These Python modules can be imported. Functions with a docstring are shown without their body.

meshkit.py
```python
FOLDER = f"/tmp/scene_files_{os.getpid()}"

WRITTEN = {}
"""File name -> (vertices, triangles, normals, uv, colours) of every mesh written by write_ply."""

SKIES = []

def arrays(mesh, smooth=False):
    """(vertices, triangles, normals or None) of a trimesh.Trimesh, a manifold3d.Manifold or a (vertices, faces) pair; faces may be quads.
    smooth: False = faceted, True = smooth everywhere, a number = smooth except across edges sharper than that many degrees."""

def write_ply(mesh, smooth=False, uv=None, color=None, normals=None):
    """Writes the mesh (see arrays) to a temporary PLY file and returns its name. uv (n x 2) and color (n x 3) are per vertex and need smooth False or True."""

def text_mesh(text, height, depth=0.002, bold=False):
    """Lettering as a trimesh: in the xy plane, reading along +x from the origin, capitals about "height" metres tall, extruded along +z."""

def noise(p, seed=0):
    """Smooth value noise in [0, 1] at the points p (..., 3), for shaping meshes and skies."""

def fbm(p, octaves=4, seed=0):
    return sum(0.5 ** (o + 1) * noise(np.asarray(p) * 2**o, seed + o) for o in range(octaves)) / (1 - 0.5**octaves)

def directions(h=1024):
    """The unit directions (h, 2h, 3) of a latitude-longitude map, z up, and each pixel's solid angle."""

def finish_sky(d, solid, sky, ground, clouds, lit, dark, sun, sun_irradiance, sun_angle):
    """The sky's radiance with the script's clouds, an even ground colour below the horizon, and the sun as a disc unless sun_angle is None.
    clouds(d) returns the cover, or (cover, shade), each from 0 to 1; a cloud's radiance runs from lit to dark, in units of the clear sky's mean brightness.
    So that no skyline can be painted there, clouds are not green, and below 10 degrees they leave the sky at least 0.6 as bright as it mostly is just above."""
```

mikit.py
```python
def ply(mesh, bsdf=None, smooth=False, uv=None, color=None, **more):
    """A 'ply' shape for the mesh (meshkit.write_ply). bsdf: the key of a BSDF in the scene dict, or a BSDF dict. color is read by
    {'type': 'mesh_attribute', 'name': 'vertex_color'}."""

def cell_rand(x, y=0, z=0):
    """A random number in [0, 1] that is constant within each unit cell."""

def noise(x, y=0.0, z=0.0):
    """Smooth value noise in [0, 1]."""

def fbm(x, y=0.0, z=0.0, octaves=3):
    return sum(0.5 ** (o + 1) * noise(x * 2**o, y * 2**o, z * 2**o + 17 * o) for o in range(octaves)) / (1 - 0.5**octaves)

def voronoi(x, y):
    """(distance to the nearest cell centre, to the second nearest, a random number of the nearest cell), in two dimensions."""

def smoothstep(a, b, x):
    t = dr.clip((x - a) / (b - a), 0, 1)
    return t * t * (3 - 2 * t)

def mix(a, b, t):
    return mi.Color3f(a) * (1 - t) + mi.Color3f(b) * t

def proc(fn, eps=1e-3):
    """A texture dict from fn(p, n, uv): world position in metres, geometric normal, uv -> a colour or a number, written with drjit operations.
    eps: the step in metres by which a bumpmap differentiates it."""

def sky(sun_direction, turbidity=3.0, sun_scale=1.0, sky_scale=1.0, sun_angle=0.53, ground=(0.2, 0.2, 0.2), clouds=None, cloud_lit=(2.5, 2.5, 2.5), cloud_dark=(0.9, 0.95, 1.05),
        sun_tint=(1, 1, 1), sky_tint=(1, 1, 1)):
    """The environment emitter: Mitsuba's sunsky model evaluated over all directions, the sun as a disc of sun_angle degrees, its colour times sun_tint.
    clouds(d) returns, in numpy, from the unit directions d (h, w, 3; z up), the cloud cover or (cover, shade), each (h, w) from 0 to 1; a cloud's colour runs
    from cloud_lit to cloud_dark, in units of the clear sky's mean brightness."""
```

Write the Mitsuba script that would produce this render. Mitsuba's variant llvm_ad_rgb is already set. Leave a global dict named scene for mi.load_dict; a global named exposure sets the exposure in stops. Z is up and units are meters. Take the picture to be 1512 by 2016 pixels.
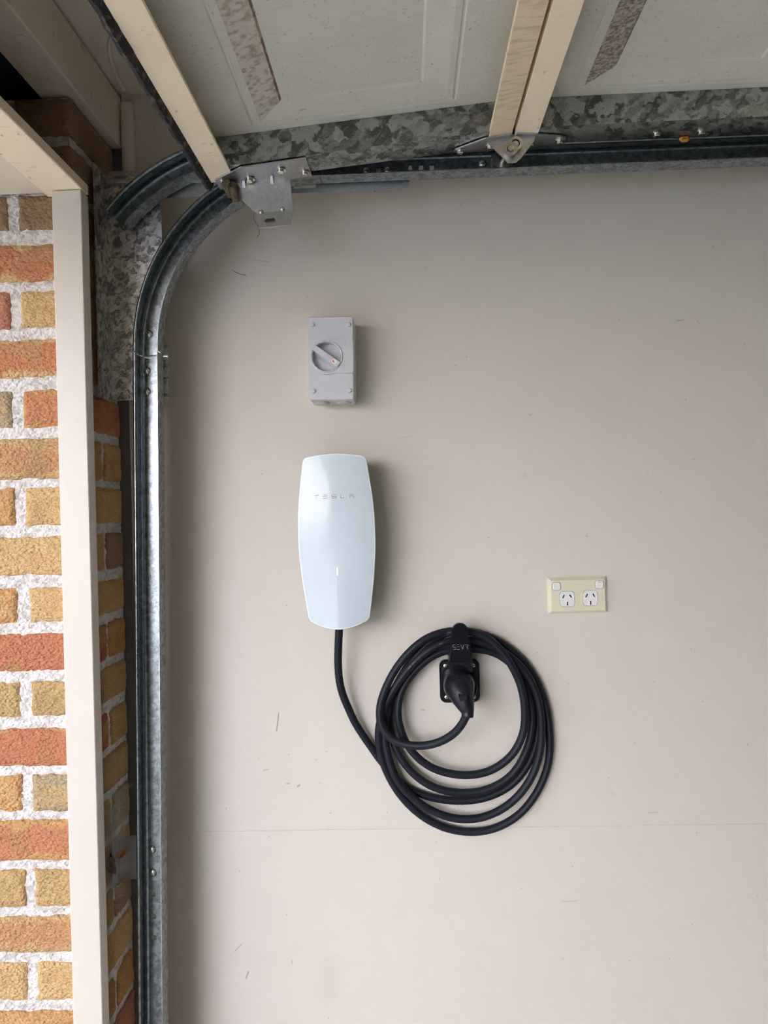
import math, random
import numpy as np
import drjit as dr
import mitsuba as mi
import trimesh
import manifold3d as m3
from shapely.geometry import Polygon, LineString, box as sbox
from shapely import affinity
import mikit, meshkit
from mikit import proc, ply, noise, fbm, voronoi, cell_rand, smoothstep, mix

T = mi.ScalarTransform4f
rng = np.random.default_rng(7)
scene, labels = {}, {}

# ------------------------------------------------------------------ camera, sky, exposure
exposure = 4.80
yaw, roll = math.atan(44 / 1515), 0.026
fwd = np.array([-math.sin(yaw), math.cos(yaw), 0.0])
eye = np.array([0.0, -1.59, 1.40])
scene['camera'] = {'type': 'perspective', 'fov': math.degrees(2 * math.atan(756 / 1515)), 'fov_axis': 'x', 'near_clip': 0.02,
                   'to_world': T().look_at(origin=eye.tolist(), target=(eye + fwd).tolist(), up=[math.sin(roll), 0, math.cos(roll)])}
# bright hazy sun low behind the viewer's left shoulder, seen through thin cloud as a soft broad disc (read from the isolator's and charger's shadows), under a pale overcast
sun_dir = np.array([-.405, -.90, .18])
scene['sky'] = mikit.sky(sun_dir.tolist(), turbidity=4.0, sun_scale=0.082, sky_scale=1.0, sun_angle=32.0, ground=(0.3, 0.29, 0.27), sun_tint=(.63, 1.19, 5.0),
                         clouds=lambda d: (0.45 + 0.5 * meshkit.fbm(d * 3.0, 4, 5), 0.25 + 0 * d[..., 0]), cloud_lit=(1.76, 1.9, 2.08), cloud_dark=(1.05, 1.13, 1.24))

# ------------------------------------------------------------------ helpers
def numbered(key):
    if key not in scene and key not in labels: return key
    k = 1
    while f'{key}_{k:03d}' in scene or f'{key}_{k:03d}' in labels: k += 1
    return f'{key}_{k:03d}'
def tri(mesh):
    if isinstance(mesh, m3.Manifold):
        m = mesh.to_mesh()
        return trimesh.Trimesh(np.array(m.vert_properties[:, :3]), np.array(m.tri_verts), process=False)
    return mesh
def man(mesh):
    mesh = trimesh.Trimesh(mesh.vertices, mesh.faces, process=True)
    if mesh.volume < 0: mesh.invert()
    return m3.Manifold(m3.Mesh(np.asarray(mesh.vertices, np.float32), np.asarray(mesh.faces, np.uint32)))
def obj(name, mesh, mat, parent=None, smooth=False, label=None, **kw):
    key = numbered(parent + '__' + name if parent else name)
    scene[key] = ply(tri(mesh), mat, smooth=smooth, **kw)
    if label: labels[key] = {'label': label}
    return key
def tag(key, label, cat=None, group=None, kind=None):
    d = labels.setdefault(key, {})
    d['label'] = label
    if cat: d['category'] = cat
    if group: d['group'] = group
    if kind: d['kind'] = kind
    return key
def struct(name, mesh, mat, label, smooth=False, **kw):
    return tag(obj(name, mesh, mat, None, smooth, **kw), label, None, None, 'structure')
def bx(x0, x1, y0, y1, z0, z1, c=0.0):
    """box with chamfered edges"""
    lo, hi = np.minimum((x0, y0, z0), (x1, y1, z1)), np.maximum((x0, y0, z0), (x1, y1, z1))
    if c <= 0:
        m = trimesh.creation.box(extents=hi - lo); m.apply_translation((lo + hi) / 2); return m
    pts = []
    for sx in (0, 1):
        for sy in (0, 1):
            for sz in (0, 1):
                p = np.where([sx, sy, sz], hi, lo); s = np.where([sx, sy, sz], -1, 1) * c
                for k in range(3):
                    q = p + s; q[k] = p[k]; pts.append(q)
    return trimesh.convex.convex_hull(np.array(pts))
def cat(*ms): return trimesh.util.concatenate([tri(m) for m in ms])
def extr(poly, d):
    if hasattr(poly, 'geoms'): return cat(*[extr(g, d) for g in poly.geoms])
    return trimesh.creation.extrude_polygon(poly, d, engine='earcut')
def frame(o, ex, ey, ez):
    M = np.eye(4); M[:3, 0], M[:3, 1], M[:3, 2], M[:3, 3] = ex, ey, ez, o
    return M
def on_wall(mesh, x, y, z, rot=0.0):
    """local x to the right, local y up, local z out of the wall toward the room (-Y)"""
    c, s = math.cos(rot), math.sin(rot)
    m = mesh.copy(); m.apply_transform(frame((x, y, z), (c, 0, s), (-s, 0, c), (0, -1, 0)))
    return m
def cyl(p0, p1, r, n=20, r2=None):
    p0, p1 = np.array(p0, float), np.array(p1, float)
    r2 = r if r2 is None else r2
    return lathe([(0, 0), (r, 0), (r2, np.linalg.norm(p1 - p0)), (0, np.linalg.norm(p1 - p0))], p0, p1 - p0, n)
def lathe(prof, o, ax, n=24):
    ax = np.array(ax, float); ax /= np.linalg.norm(ax)
    e1 = np.cross(ax, [0, 0, 1.0] if abs(ax[2]) < .9 else [1.0, 0, 0]); e1 /= np.linalg.norm(e1); e2 = np.cross(ax, e1)
    m = trimesh.creation.revolve(np.array(prof, float), sections=n)
    m.apply_transform(frame(o, e1, e2, ax))
    m.fix_normals()
    return m
def catmull(P, per=8, closed=False):
    P = np.array(P, float); Q = np.vstack([2 * P[0] - P[1], P, 2 * P[-1] - P[-2]]); out = []
    for i in range(1, len(Q) - 2):
        p0, p1, p2, p3 = Q[i - 1:i + 3]
        d = [max(np.linalg.norm(b[:3] - a[:3]), 1e-6) ** .5 for a, b in ((p0, p1), (p1, p2), (p2, p3))]
        t0, t1 = 0, d[0]; t2 = t1 + d[1]; t3 = t2 + d[2]
        for t in np.linspace(t1, t2, per, endpoint=False):
            a1 = (t1 - t) / (t1 - t0) * p0 + (t - t0) / (t1 - t0) * p1
            a2 = (t2 - t) / (t2 - t1) * p1 + (t - t1) / (t2 - t1) * p2
            a3 = (t3 - t) / (t3 - t2) * p2 + (t - t2) / (t3 - t2) * p3
            b1 = (t2 - t) / (t2 - t0) * a1 + (t - t0) / (t2 - t0) * a2
            b2 = (t3 - t) / (t3 - t1) * a2 + (t - t1) / (t3 - t1) * a3
            out.append((t2 - t) / (t2 - t1) * b1 + (t - t1) / (t2 - t1) * b2)
    return np.vstack([out, P[-1]])
def tube(P, r, n=14, want_uv=False, ref=(0, -1, 0)):
    P = np.array(P, float); r = np.broadcast_to(np.asarray(r, float), (len(P),))
    t = np.gradient(P, axis=0); t /= np.linalg.norm(t, axis=1, keepdims=True)
    e1 = np.array(ref, float) - t * (t @ np.array(ref, float))[:, None]; e1 /= np.linalg.norm(e1, axis=1, keepdims=True)
    e2 = np.cross(t, e1)
    a = np.arange(n + 1) / n * 2 * np.pi if want_uv else np.arange(n) / n * 2 * np.pi
    k = len(a)
    V = P[:, None] + r[:, None, None] * (np.cos(a)[None, :, None] * e1[:, None] + np.sin(a)[None, :, None] * e2[:, None])
    F = []
    for i in range(len(P) - 1):
        for j in range(n):
            j2 = j + 1 if want_uv else (j + 1) % n
            A, B, Cc, D = i * k + j, i * k + j2, (i + 1) * k + j2, (i + 1) * k + j
            F += [(A, B, Cc), (A, Cc, D)]
    V = V.reshape(-1, 3)
    s = np.concatenate([[0], np.cumsum(np.linalg.norm(np.diff(P, axis=0), axis=1))])
    V = np.vstack([V, P[:1], P[-1:]]); c0, c1 = len(V) - 2, len(V) - 1
    for j in range(n):
        j2 = j + 1 if want_uv else (j + 1) % n
        F += [(c0, j2, j), (c1, (len(P) - 1) * k + j, (len(P) - 1) * k + j2)]
    m = trimesh.Trimesh(V, np.array(F), process=False)
    if want_uv:
        uv = np.stack([np.repeat(s, k), np.tile(a, len(P))], 1)
        return m, np.vstack([uv, [[0, 0], [s[-1], 0]]])
    return m
def sweep(poly, frames):
    """closed profile polygon (shapely, in (u, v)) through frames (origin, U, V)"""
    c = np.array(poly.exterior.coords)[:-1]
    if Polygon(c).exterior.is_ccw is False: c = c[::-1]
    n, N = len(c), len(frames)
    V = np.vstack([np.array(o)[None] + c[:, :1] * np.array(U)[None] + c[:, 1:] * np.array(W)[None] for o, U, W in frames])
    F = []
    for i in range(N - 1):
        for j in range(n):
            a, b, d, e = i * n + j, i * n + (j + 1) % n, (i + 1) * n + (j + 1) % n, (i + 1) * n + j
            F += [(a, b, d), (a, d, e)]
    tv, tf = trimesh.creation.triangulate_polygon(Polygon(c), engine='earcut')
    idx = np.array([np.argmin(((c - p) ** 2).sum(1)) for p in tv])
    for f in tf:
        f = idx[f]; F += [(f[2], f[1], f[0]), tuple(f + (N - 1) * n)]
    m = trimesh.Trimesh(V, np.array(F), process=False)
    m.fix_normals()
    if m.volume < 0: m.invert()
    return m
def hexbolt(o, ax, r=.0065, h=.006, washer=True):
    prof = ([(0, 0), (r * 1.55, 0), (r * 1.55, .0015), (r, .0016)] if washer else [(0, 0), (r, 0)]) + [(r, h * .8), (r * .8, h), (0, h)]
    m = lathe(prof, o, ax, 6 if not washer else 12)
    return m
def dome(o, ax, r=.008, h=.0045, n=20):
    return lathe([(0, -.001), (r, -.001), (r, 0)] + [(r * math.cos(a), h * math.sin(a)) for a in np.linspace(.15, 1.45, 6)] + [(0, h)], o, ax, n)

# ------------------------------------------------------------------ materials
def two(b): return {'type': 'twosided', 'bsdf': b}
def pri(color, rough=.5, metallic=0.0, spec=.5, **kw):
    c = color if isinstance(color, dict) else {'type': 'rgb', 'value': list(color)}
    return two({'type': 'principled', 'base_color': c, 'roughness': rough, 'metallic': metallic, 'specular': spec, **kw})
def bump(b, fn, scale, eps=5e-4):
    return two({'type': 'bumpmap', 'tex': proc(fn, eps), 'scale': scale, 'bsdf': b['bsdf'] if b['type'] == 'twosided' else b})

def seg(u, v, x0, z0, x1, z1, w):
    """1 on a scratch from (x0, z0) to (x1, z1) of half width w"""
    dx, dz = x1 - x0, z1 - z0
    t = dr.clip(((u - x0) * dx + (v - z0) * dz) / (dx * dx + dz * dz), 0, 1)
    d = dr.sqrt(dr.square(u - x0 - t * dx) + dr.square(v - z0 - t * dz))
    return 1 - smoothstep(w * .5, w, d)
SCUFFS = [(-.2755, .988, -.281, .952, .0016, .6), (.562, 1.775, .577, 1.7765, .0011, .5), (.603, 1.776, .608, 1.768, .001, .35), (-.353, .452, -.358, .438, .002, .5),
          (-.262, .842, -.257, .842, .002, .35), (-.24, .836, -.236, .838, .0025, .5), (-.31, .87, -.30, .872, .002, .3), (-.262, .476, -.261, .468, .001, .5), (.10, 1.12, .11, 1.119, .001, .3),
          (-.02, 1.55, .02, 1.556, .0015, .12), (.02, .99, .027, .989, .0015, .4), (-.38, .495, -.365, .51, .0012, .4), (.30, .59, .33, .592, .0015, .2), (.48, .77, .50, .771, .0012, .3), (-.30, 1.93, -.27, 1.925, .0008, .4)]
def wall_color(p, n, uv):
    u, v = p.x, p.z
    c = mix((.615, .575, .505), (.64, .60, .53), fbm(u * 3, v * 3, 1.0))
    m = mi.Float(0)
    for s in SCUFFS: m = dr.maximum(m, seg(u, v, *s[:5]) * s[5])
    d, d2, r = voronoi(u * 16, v * 16)
    m = dr.maximum(m, dr.select(r < .13, (1 - smoothstep(.012, .03, d)) * .45, 0))
    c = mix(c, (.13, .10, .075), m)
    st = (1 - smoothstep(.02, .07, dr.sqrt(dr.square((u + .185) * 1.3) + dr.square((v - .44) * .7)) + .03 * fbm(u * 30, v * 30))) * .22
    return mix(c, (.52, .40, .27), st)
scene['paint_wall'] = bump(pri(proc(wall_color), .55, spec=.25), lambda p, n, uv: fbm(p.x * 220, p.z * 220, p.y * 220, 2), .00012)
scene['paint_room'] = pri((.24, .225, .20), .6, spec=.2)
scene['concrete'] = pri(proc(lambda p, n, uv: mix((.66, .62, .56), (.75, .71, .65), fbm(p.x * 4, p.y * 4, 0.0, 4))), .8, spec=.2)
scene['floor_concrete'] = pri(proc(lambda p, n, uv: mix((.42, .405, .38), (.52, .50, .475), fbm(p.x * 4, p.y * 4, 0.0, 4))), .8, spec=.2)
scene['ceiling_paint'] = pri((.70, .64, .55), .6, spec=.2)
def cream_color(p, n, uv):
    c = mix((.80, .69, .53), (.84, .73, .57), fbm(p.x * 12, p.y * 12, p.z * 12))
    d, d2, r = voronoi(p.x * 60, p.y * 35)
    s = dr.select(r < .10, 1 - smoothstep(.06, .16, d), 0) * .5
    s2 = smoothstep(.66, .85, fbm(p.x * 60, p.y * 200, p.z * 60)) * .25
    return mix(c, (.22, .15, .09), dr.maximum(s, s2))
scene['cream_steel'] = pri(proc(cream_color), .38, spec=.4)
def cream_dirty(p, n, uv):
    c = mix((.70, .58, .42), (.78, .66, .49), fbm(p.x * 9, p.y * 30, 0.0))
    st = smoothstep(.45, .80, fbm(p.x * 40, p.y * 190, 2.0, 4)) * .36
    return mix(c, (.30, .21, .13), st)
scene['cream_dirty'] = pri(proc(cream_dirty), .5, spec=.3)
scene['jamb_paint'] = pri(proc(lambda p, n, uv: mix((.57, .52, .465), (.595, .545, .485), fbm(p.x * 6, p.y * 6, p.z * 6))), .4, spec=.4)
scene['beam_paint'] = pri(proc(lambda p, n, uv: mix(mix((.66, .59, .50), (.72, .65, .555), fbm(p.x * 5, p.y * 5, p.z * 5)), (.16, .11, .07), smoothstep(.72, .8, fbm(p.x * 45, p.y * 45, p.z * 45)) * .4)), .5, spec=.3)

def door_color(p, n, uv):
    s, t = uv.x, uv.y
    c = mix((.56, .555, .50), (.62, .61, .55), fbm(p.x * 14, p.y * 14, 0.0))
    d, d2, r = voronoi(p.x * 190 + 2.5 * noise(p.x * 60, p.y * 60), p.y * 150)
    sp = dr.select(r < .10, 1 - smoothstep(.05 + 1.2 * r, .12 + 2.4 * r, d), 0) * .38
    d, d2, r = voronoi(p.x * 30 + 5, p.y * 30)
    sp = dr.maximum(sp, dr.select(r < .09, 1 - smoothstep(.012 + .3 * r, .03 + .6 * r, d), 0) * .7)
    st = smoothstep(.62, .8, fbm(p.x * 55, p.y * 170, 3.0)) * .07
    return mix(c, (.17, .14, .11), dr.maximum(sp, st))
scene['door_skin'] = pri(proc(door_color), .55, spec=.25)
def bevel_dirt(p, n, uv):
    c = mix((.52, .49, .43), (.57, .54, .48), fbm(p.x * 14, p.y * 14, 0.0))
    m = smoothstep(.40, .78, fbm(p.x * 130, p.y * 150, 1.0, 4)) * .62
    return mix(c, (.25, .18, .13), m)
scene['door_bevel_speckled'] = pri(proc(bevel_dirt), .7, spec=.2)
scene['door_bevel_dusty'] = pri(proc(lambda p, n, uv: mix((.19, .17, .14), (.44, .405, .35), smoothstep(.25, .75, fbm(p.x * 240, p.y * 240, 0.0, 3)))), .9, spec=.1)
scene['door_edge_brown'] = pri(proc(lambda p, n, uv: mix((.20, .145, .10), (.42, .35, .27), smoothstep(.45, .7, fbm(p.x * 50, p.y * 60, 0.0, 3)))), .7, spec=.2)

def spangle(scale, lo, hi, tint=(1, 1, 1)):
    def fn(p, n, uv):
        flat = dr.abs(n.y) > .7
        u, v = dr.select(flat, p.x, p.y + 3.1), dr.select(flat, p.z, p.x + p.z)
        w = .75
        a = .5 * (fbm(u * scale * .7, v * scale * .7, 3.0, 2) - .5) + .62 * (fbm(u * scale * 2.2, v * scale * 2.2, 13.0, 3) - .5)
        b = .5 * (fbm(u * scale * .7 + 9, v * scale * .7, 7.0, 2) - .5) + .62 * (fbm(u * scale * 2.2 + 5, v * scale * 2.2, 17.0, 3) - .5)
        d, d2, r = voronoi(u * scale + a * 2.6 * w, v * scale + b * 2.6 * w)
        e, e2, q = voronoi((u * .8 + v * .6) * scale * 1.1 + b * 3 * w + 4, (v * .8 - u * .6) * scale * 2.6 + a * 3 * w)
        k = dr.clip(.62 * r + .38 * q + .12 * (noise(u * scale * 7, v * scale * 7) - .5), 0, 1)
        k = smoothstep(.12, .88, k)
        return mi.Color3f(tint) * (lo + (hi - lo) * k)
    return fn
def metal(fn, rough, **kw): return pri(proc(fn), rough, 1.0, **kw)
scene['galv_plate'] = metal(spangle(110, .22, .84, (1, .985, .96)), .42)
scene['galv_track'] = metal(spangle(135, .25, .47, (.84, .94, 1.0)), .30)
scene['galv_stile'] = metal(spangle(52, .13, .52, (.96, 1.0, .98)), .40)
scene['galv_bracket'] = metal(spangle(260, .50, .60, (.98, .99, 1.0)), .40)
scene['zinc_bolt'] = pri((.66, .63, .56), .25, 1.0)
scene['steel_bolt'] = pri((.50, .49, .46), .28, 1.0)
scene['rusty_steel'] = pri(proc(lambda p, n, uv: mix((.05, .035, .022), (.19, .145, .095), fbm(p.x * 200, p.y * 200, p.z * 200, 3))), .85, spec=.2)
scene['rubber_seal'] = pri(proc(lambda p, n, uv: mix((.022, .022, .024), (.09, .07, .055), smoothstep(.5, .75, fbm(p.x * 120, p.y * 90, p.z * 120, 3)))), .75, spec=.25)

def brick_mat(edge, core, amount, seed):
    def fn(p, n, uv):
        f = fbm(p.x * 38 + seed, p.y * 38, p.z * 38, 3)
        g = noise(p.x * 420, p.y * 420, p.z * 420)
        d = dr.minimum(dr.minimum(uv.x, 1 - uv.x) * .23, dr.minimum(uv.y, 1 - uv.y) * .076)
        m = smoothstep(.006, .02, d + (f - .5) * .05 + (amount - .5) * .03) * dr.minimum(1.0, amount * 1.6) if amount > 0 else mi.Float(0)
        c = mix(edge, core, m)
        h = fbm(p.x * 18, p.y * 18, p.z * 18 + seed, 2)
        c = mix(c, tuple(v * .72 for v in edge), smoothstep(.55, .8, h) * .5)
        return c * (.66 + .42 * g)
    base = {'type': 'diffuse', 'reflectance': proc(fn)}
    return {'type': 'bumpmap', 'tex': proc(lambda p, n, uv: fbm(p.x * 230, p.y * 230, p.z * 230, 2), 4e-4), 'scale': .0052, 'bsdf': base}
YEL, TAN, RED, ORG, BRN, GRY, PNK = (.60, .40, .20), (.52, .35, .17), (.50, .20, .115), (.55, .31, .14), (.34, .23, .145), (.43, .33, .205), (.45, .21, .14)
BR = {'yellow_red': (YEL, (.53, .22, .12), .62), 'yellow': (YEL, ORG, .15), 'orange': (ORG, YEL, .3), 'red': ((.55, .31, .15), RED, .95), 'tan': (TAN, (.48, .32, .16), .2),
      'grey': (GRY, TAN, .4), 'brown': (BRN, (.32, .2, .12), .4), 'pink': (PNK, (.48, .22, .13), .5), 'tan_pink': (TAN, (.50, .23, .13), .42), 'orange_red': (ORG, (.51, .21, .12), .55)}
for i, (k, v) in enumerate(BR.items()): scene['brick_' + k + '_clay'] = brick_mat(*v, 3.7 * i)
scene['mortar_mix'] = {'type': 'bumpmap', 'tex': proc(lambda p, n, uv: fbm(p.x * 260, p.y * 260, p.z * 260, 2), 4e-4), 'scale': .0045,
                       'bsdf': {'type': 'diffuse', 'reflectance': proc(lambda p, n, uv: mix((.50, .46, .43), (.68, .645, .62), smoothstep(.3, .6, fbm(p.x * 120, p.y * 120, p.z * 120, 3))))}}
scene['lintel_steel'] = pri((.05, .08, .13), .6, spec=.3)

scene['grey_plastic'] = pri((.52, .53, .56), .38, spec=.5)
scene['grey_plastic_mark'] = pri((.22, .23, .25), .5)
scene['grey_plug'] = pri((.47, .455, .43), .5)
scene['red_mark'] = pri((.55, .09, .05), .5)
scene['white_mark'] = pri((.75, .73, .70), .5)
scene['glass_white'] = two({'type': 'principled', 'base_color': {'type': 'rgb', 'value': [.53, .61, .66]}, 'roughness': .6, 'specular': .3, 'clearcoat': 1.0, 'clearcoat_gloss': .99})
scene['rim_white'] = pri((.76, .83, .87), .3)
scene['charger_back'] = pri((.035, .037, .04), .5)
scene['charger_print'] = pri((.20, .21, .22), .4)
scene['line_grey'] = pri((.42, .45, .46), .35)
scene['cream_plastic'] = pri((.68, .64, .50), .33, spec=.45)
scene['white_plastic'] = pri((.74, .74, .72), .3, spec=.5)
scene['slot_dark'] = pri((.015, .013, .012), .6)
scene['rocker_gap'] = pri((.35, .34, .31), .5)
scene['pink_mark'] = pri((.70, .42, .36), .5)
scene['black_gloss'] = pri((.006, .007, .011), .14, spec=.35)
scene['black_satin'] = pri((.008, .009, .014), .36, spec=.35)
scene['pale_print'] = pri((.30, .30, .31), .5)
def cable_color(p, n, uv):
    s, a = uv.x, uv.y
    c = mix((.010, .0115, .018), (.014, .0155, .023), fbm(p.x * 60, p.y * 60, p.z * 60))
    # worn pale print running along the sheath (too worn to read) on two stretches
    on = ((s > CABLE_PRINT[0]) & (s < CABLE_PRINT[1])) | ((s > CABLE_PRINT[2]) & (s < CABLE_PRINT[3]))
    aa = dr.abs(a - PRINT_ANGLE) * .0078
    gl = (cell_rand(s * 1400, (a - PRINT_ANGLE) * 11, 1) > .5) & (cell_rand(s * 260, 5, 2) > .3) & (cell_rand(s * 55, 5, 3) > .22)
    k = dr.select(on & (aa < .0021) & gl, .55, 0.0)
    return mix(c, (.13, .17, .20), k)
CABLE_PRINT = [0, 0, 0, 0]; PRINT_ANGLE = 0.2
scene['cable_rubber'] = pri(proc(cable_color), .48, spec=.2)
scene['dry_leaf'] = pri(proc(lambda p, n, uv: mix((.50, .27, .10), (.33, .16, .06), fbm(p.x * 150, p.y * 150, p.z * 60))), .6, spec=.2)
scene['curled_leaf'] = pri(proc(lambda p, n, uv: mix((.30, .20, .15), (.16, .10, .08), fbm(p.x * 200, p.y * 200, p.z * 200))), .7, spec=.2)
scene['web_silk'] = pri((.60, .585, .56), .8, spec=.2)
scene['orange_clay'] = pri(proc(lambda p, n, uv: mix((.50, .23, .06), (.22, .10, .04), smoothstep(.4, .65, fbm(p.x * 180, p.y * 180, p.z * 180)))), .85, spec=.1)
scene['hair_strand'] = pri((.10, .07, .05), .6)

# ------------------------------------------------------------------ the setting
w = struct('wall_back', bx(-1.05, 4.8, .0135, .13, 0, 2.4), 'paint_room', 'grey-beige painted side wall of the garage, behind the charger and the coiled cable')
obj('panel', bx(-.5725, 4.8, 0, .0125, .0, .74455, .00012), 'paint_wall', w)
obj('panel', bx(-.5725, 4.8, 0, .0125, .7447, 2.285, .00012), 'paint_wall', w)
struct('floor', bx(-.7, 4.8, -5.6, 0, -.1, 0), 'floor_concrete', 'concrete garage floor below the picture')
struct('ground', bx(-40, -.7, -30, 30, -.13, -.03), 'concrete', 'pale concrete driveway outside the garage door')
struct('wall_right', bx(4.8, 4.9, -5.7, .1, 0, 2.4), 'paint_room', 'far wall of the garage, behind the viewer to the right')
struct('wall_rear', bx(-.9, 4.9, -5.7, -5.6, 0, 2.4), 'paint_room', 'garage wall behind the camera')
struct('wall_front', bx(-.9, -.60, -5.6, -5.1, 0, 2.4), 'paint_room', 'front garage wall on the far side of the door opening')
struct('ceiling', bx(-.9, 4.9, -5.7, .1, 2.285, 2.40), 'ceiling_paint', 'beige garage ceiling above the raised door')
struct('lintel', bx(-1.05, -.655, -5.6, -.0, 2.215, 2.285), 'lintel_steel', 'dark steel lintel over the door opening, in shadow above the brick pier')
struct('roof', bx(-1.2, -.62, -5.7, 1.5, 2.41, 2.5), 'beam_paint', 'eave roof over the front of the garage')
e = struct('eave', bx(-1.08, -.6365, -5.6, -.216, 1.992, 2.012, .002), 'beam_paint', 'beige eave lining board outside, left of the door head trim')
struct('fascia', bx(-1.10, -1.08, -5.7, 1.5, 1.95, 2.41, .002), 'beam_paint', 'fascia board along the eave outside')
struct('trim_1', bx(-.6130, -.5605, -.2445, -.2135, 0, 1.984, .0012), 'jamb_paint', 'cream steel door jamb trim standing beside the brick pier')
struct('trim_2', bx(-.6340, -.5590, -5.1, -.2150, 1.9855, 2.0045, .0015), 'cream_steel', 'cream head trim board above the jamb, running along the top of the door opening')
bm_ = struct('beam', bx(-.648, -.5725, -5.6, -.0005, 2.1705, 2.2785, .003), 'beam_paint', 'beige timber beam running along the ceiling above the brick pier')
bead = [(-.5575, -.0065, 2.11)] + [(-.5575, -.0065, 2.245 + .005 * k) for k in range(4)] + [(-.5575 + .09 * (1 - math.cos(a)), -.012 - .22 * math.sin(a), 2.282) for a in np.linspace(.06, 1.3, 10)]
struct('trim_3', tube(catmull(bead[:5], 3), .0135, 12), 'ceiling_paint', 'beige half round bead in the corner between the brick pier and the side wall', smooth=True)
struct('trim_4', tube(catmull(bead[5:], 3), .004, 8), 'ceiling_paint', 'thin curved bead on the ceiling above the corner bead', smooth=True)
for x, y in ((-.5920, -.378), (-.6068, -.2541)): obj('plug_cap', lathe([(0, 0), (.010, 0), (.0105, .0012), (.0085, .0022), (0, .0022)], (x, y, 2.1705), (0, 0, -1), 28), 'beam_paint', bm_, smooth=40)

# brick pier (left), every brick its own piece
PX, PY = -.588, -.214
ROWS = [(1.9946, 1.9256), (1.9044, 1.8336), (1.8198, 1.748), (1.7324, 1.6587), (1.6403, 1.5667), (1.5529, 1.4747), (1.4636, 1.39), (1.3734, 1.2997), (1.2813, 1.2129), (1.1984, 1.1246), (1.1114, 1.0427),
        (1.0262, 0.9526), (0.9424, 0.8697), (0.8595, 0.7812), (0.7702, 0.6965), (0.6845, 0.6135), (0.6006, 0.526), (0.5122, 0.4385)]
FACE = [('brown', 'brown'), ('yellow_red',) * 2, ('pink', 'yellow'), ('yellow_red',) * 2, ('grey', 'orange_red'), ('tan_pink',) * 2, ('orange', 'yellow'), ('yellow', 'yellow'), ('orange', 'yellow'), ('red', 'red'), ('tan', 'tan'),
        ('red', 'red'), ('orange', 'grey'), ('orange_red',) * 2, ('tan', 'tan'), ('tan_pink',) * 2, ('yellow', 'yellow'), ('orange', 'orange')]
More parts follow.
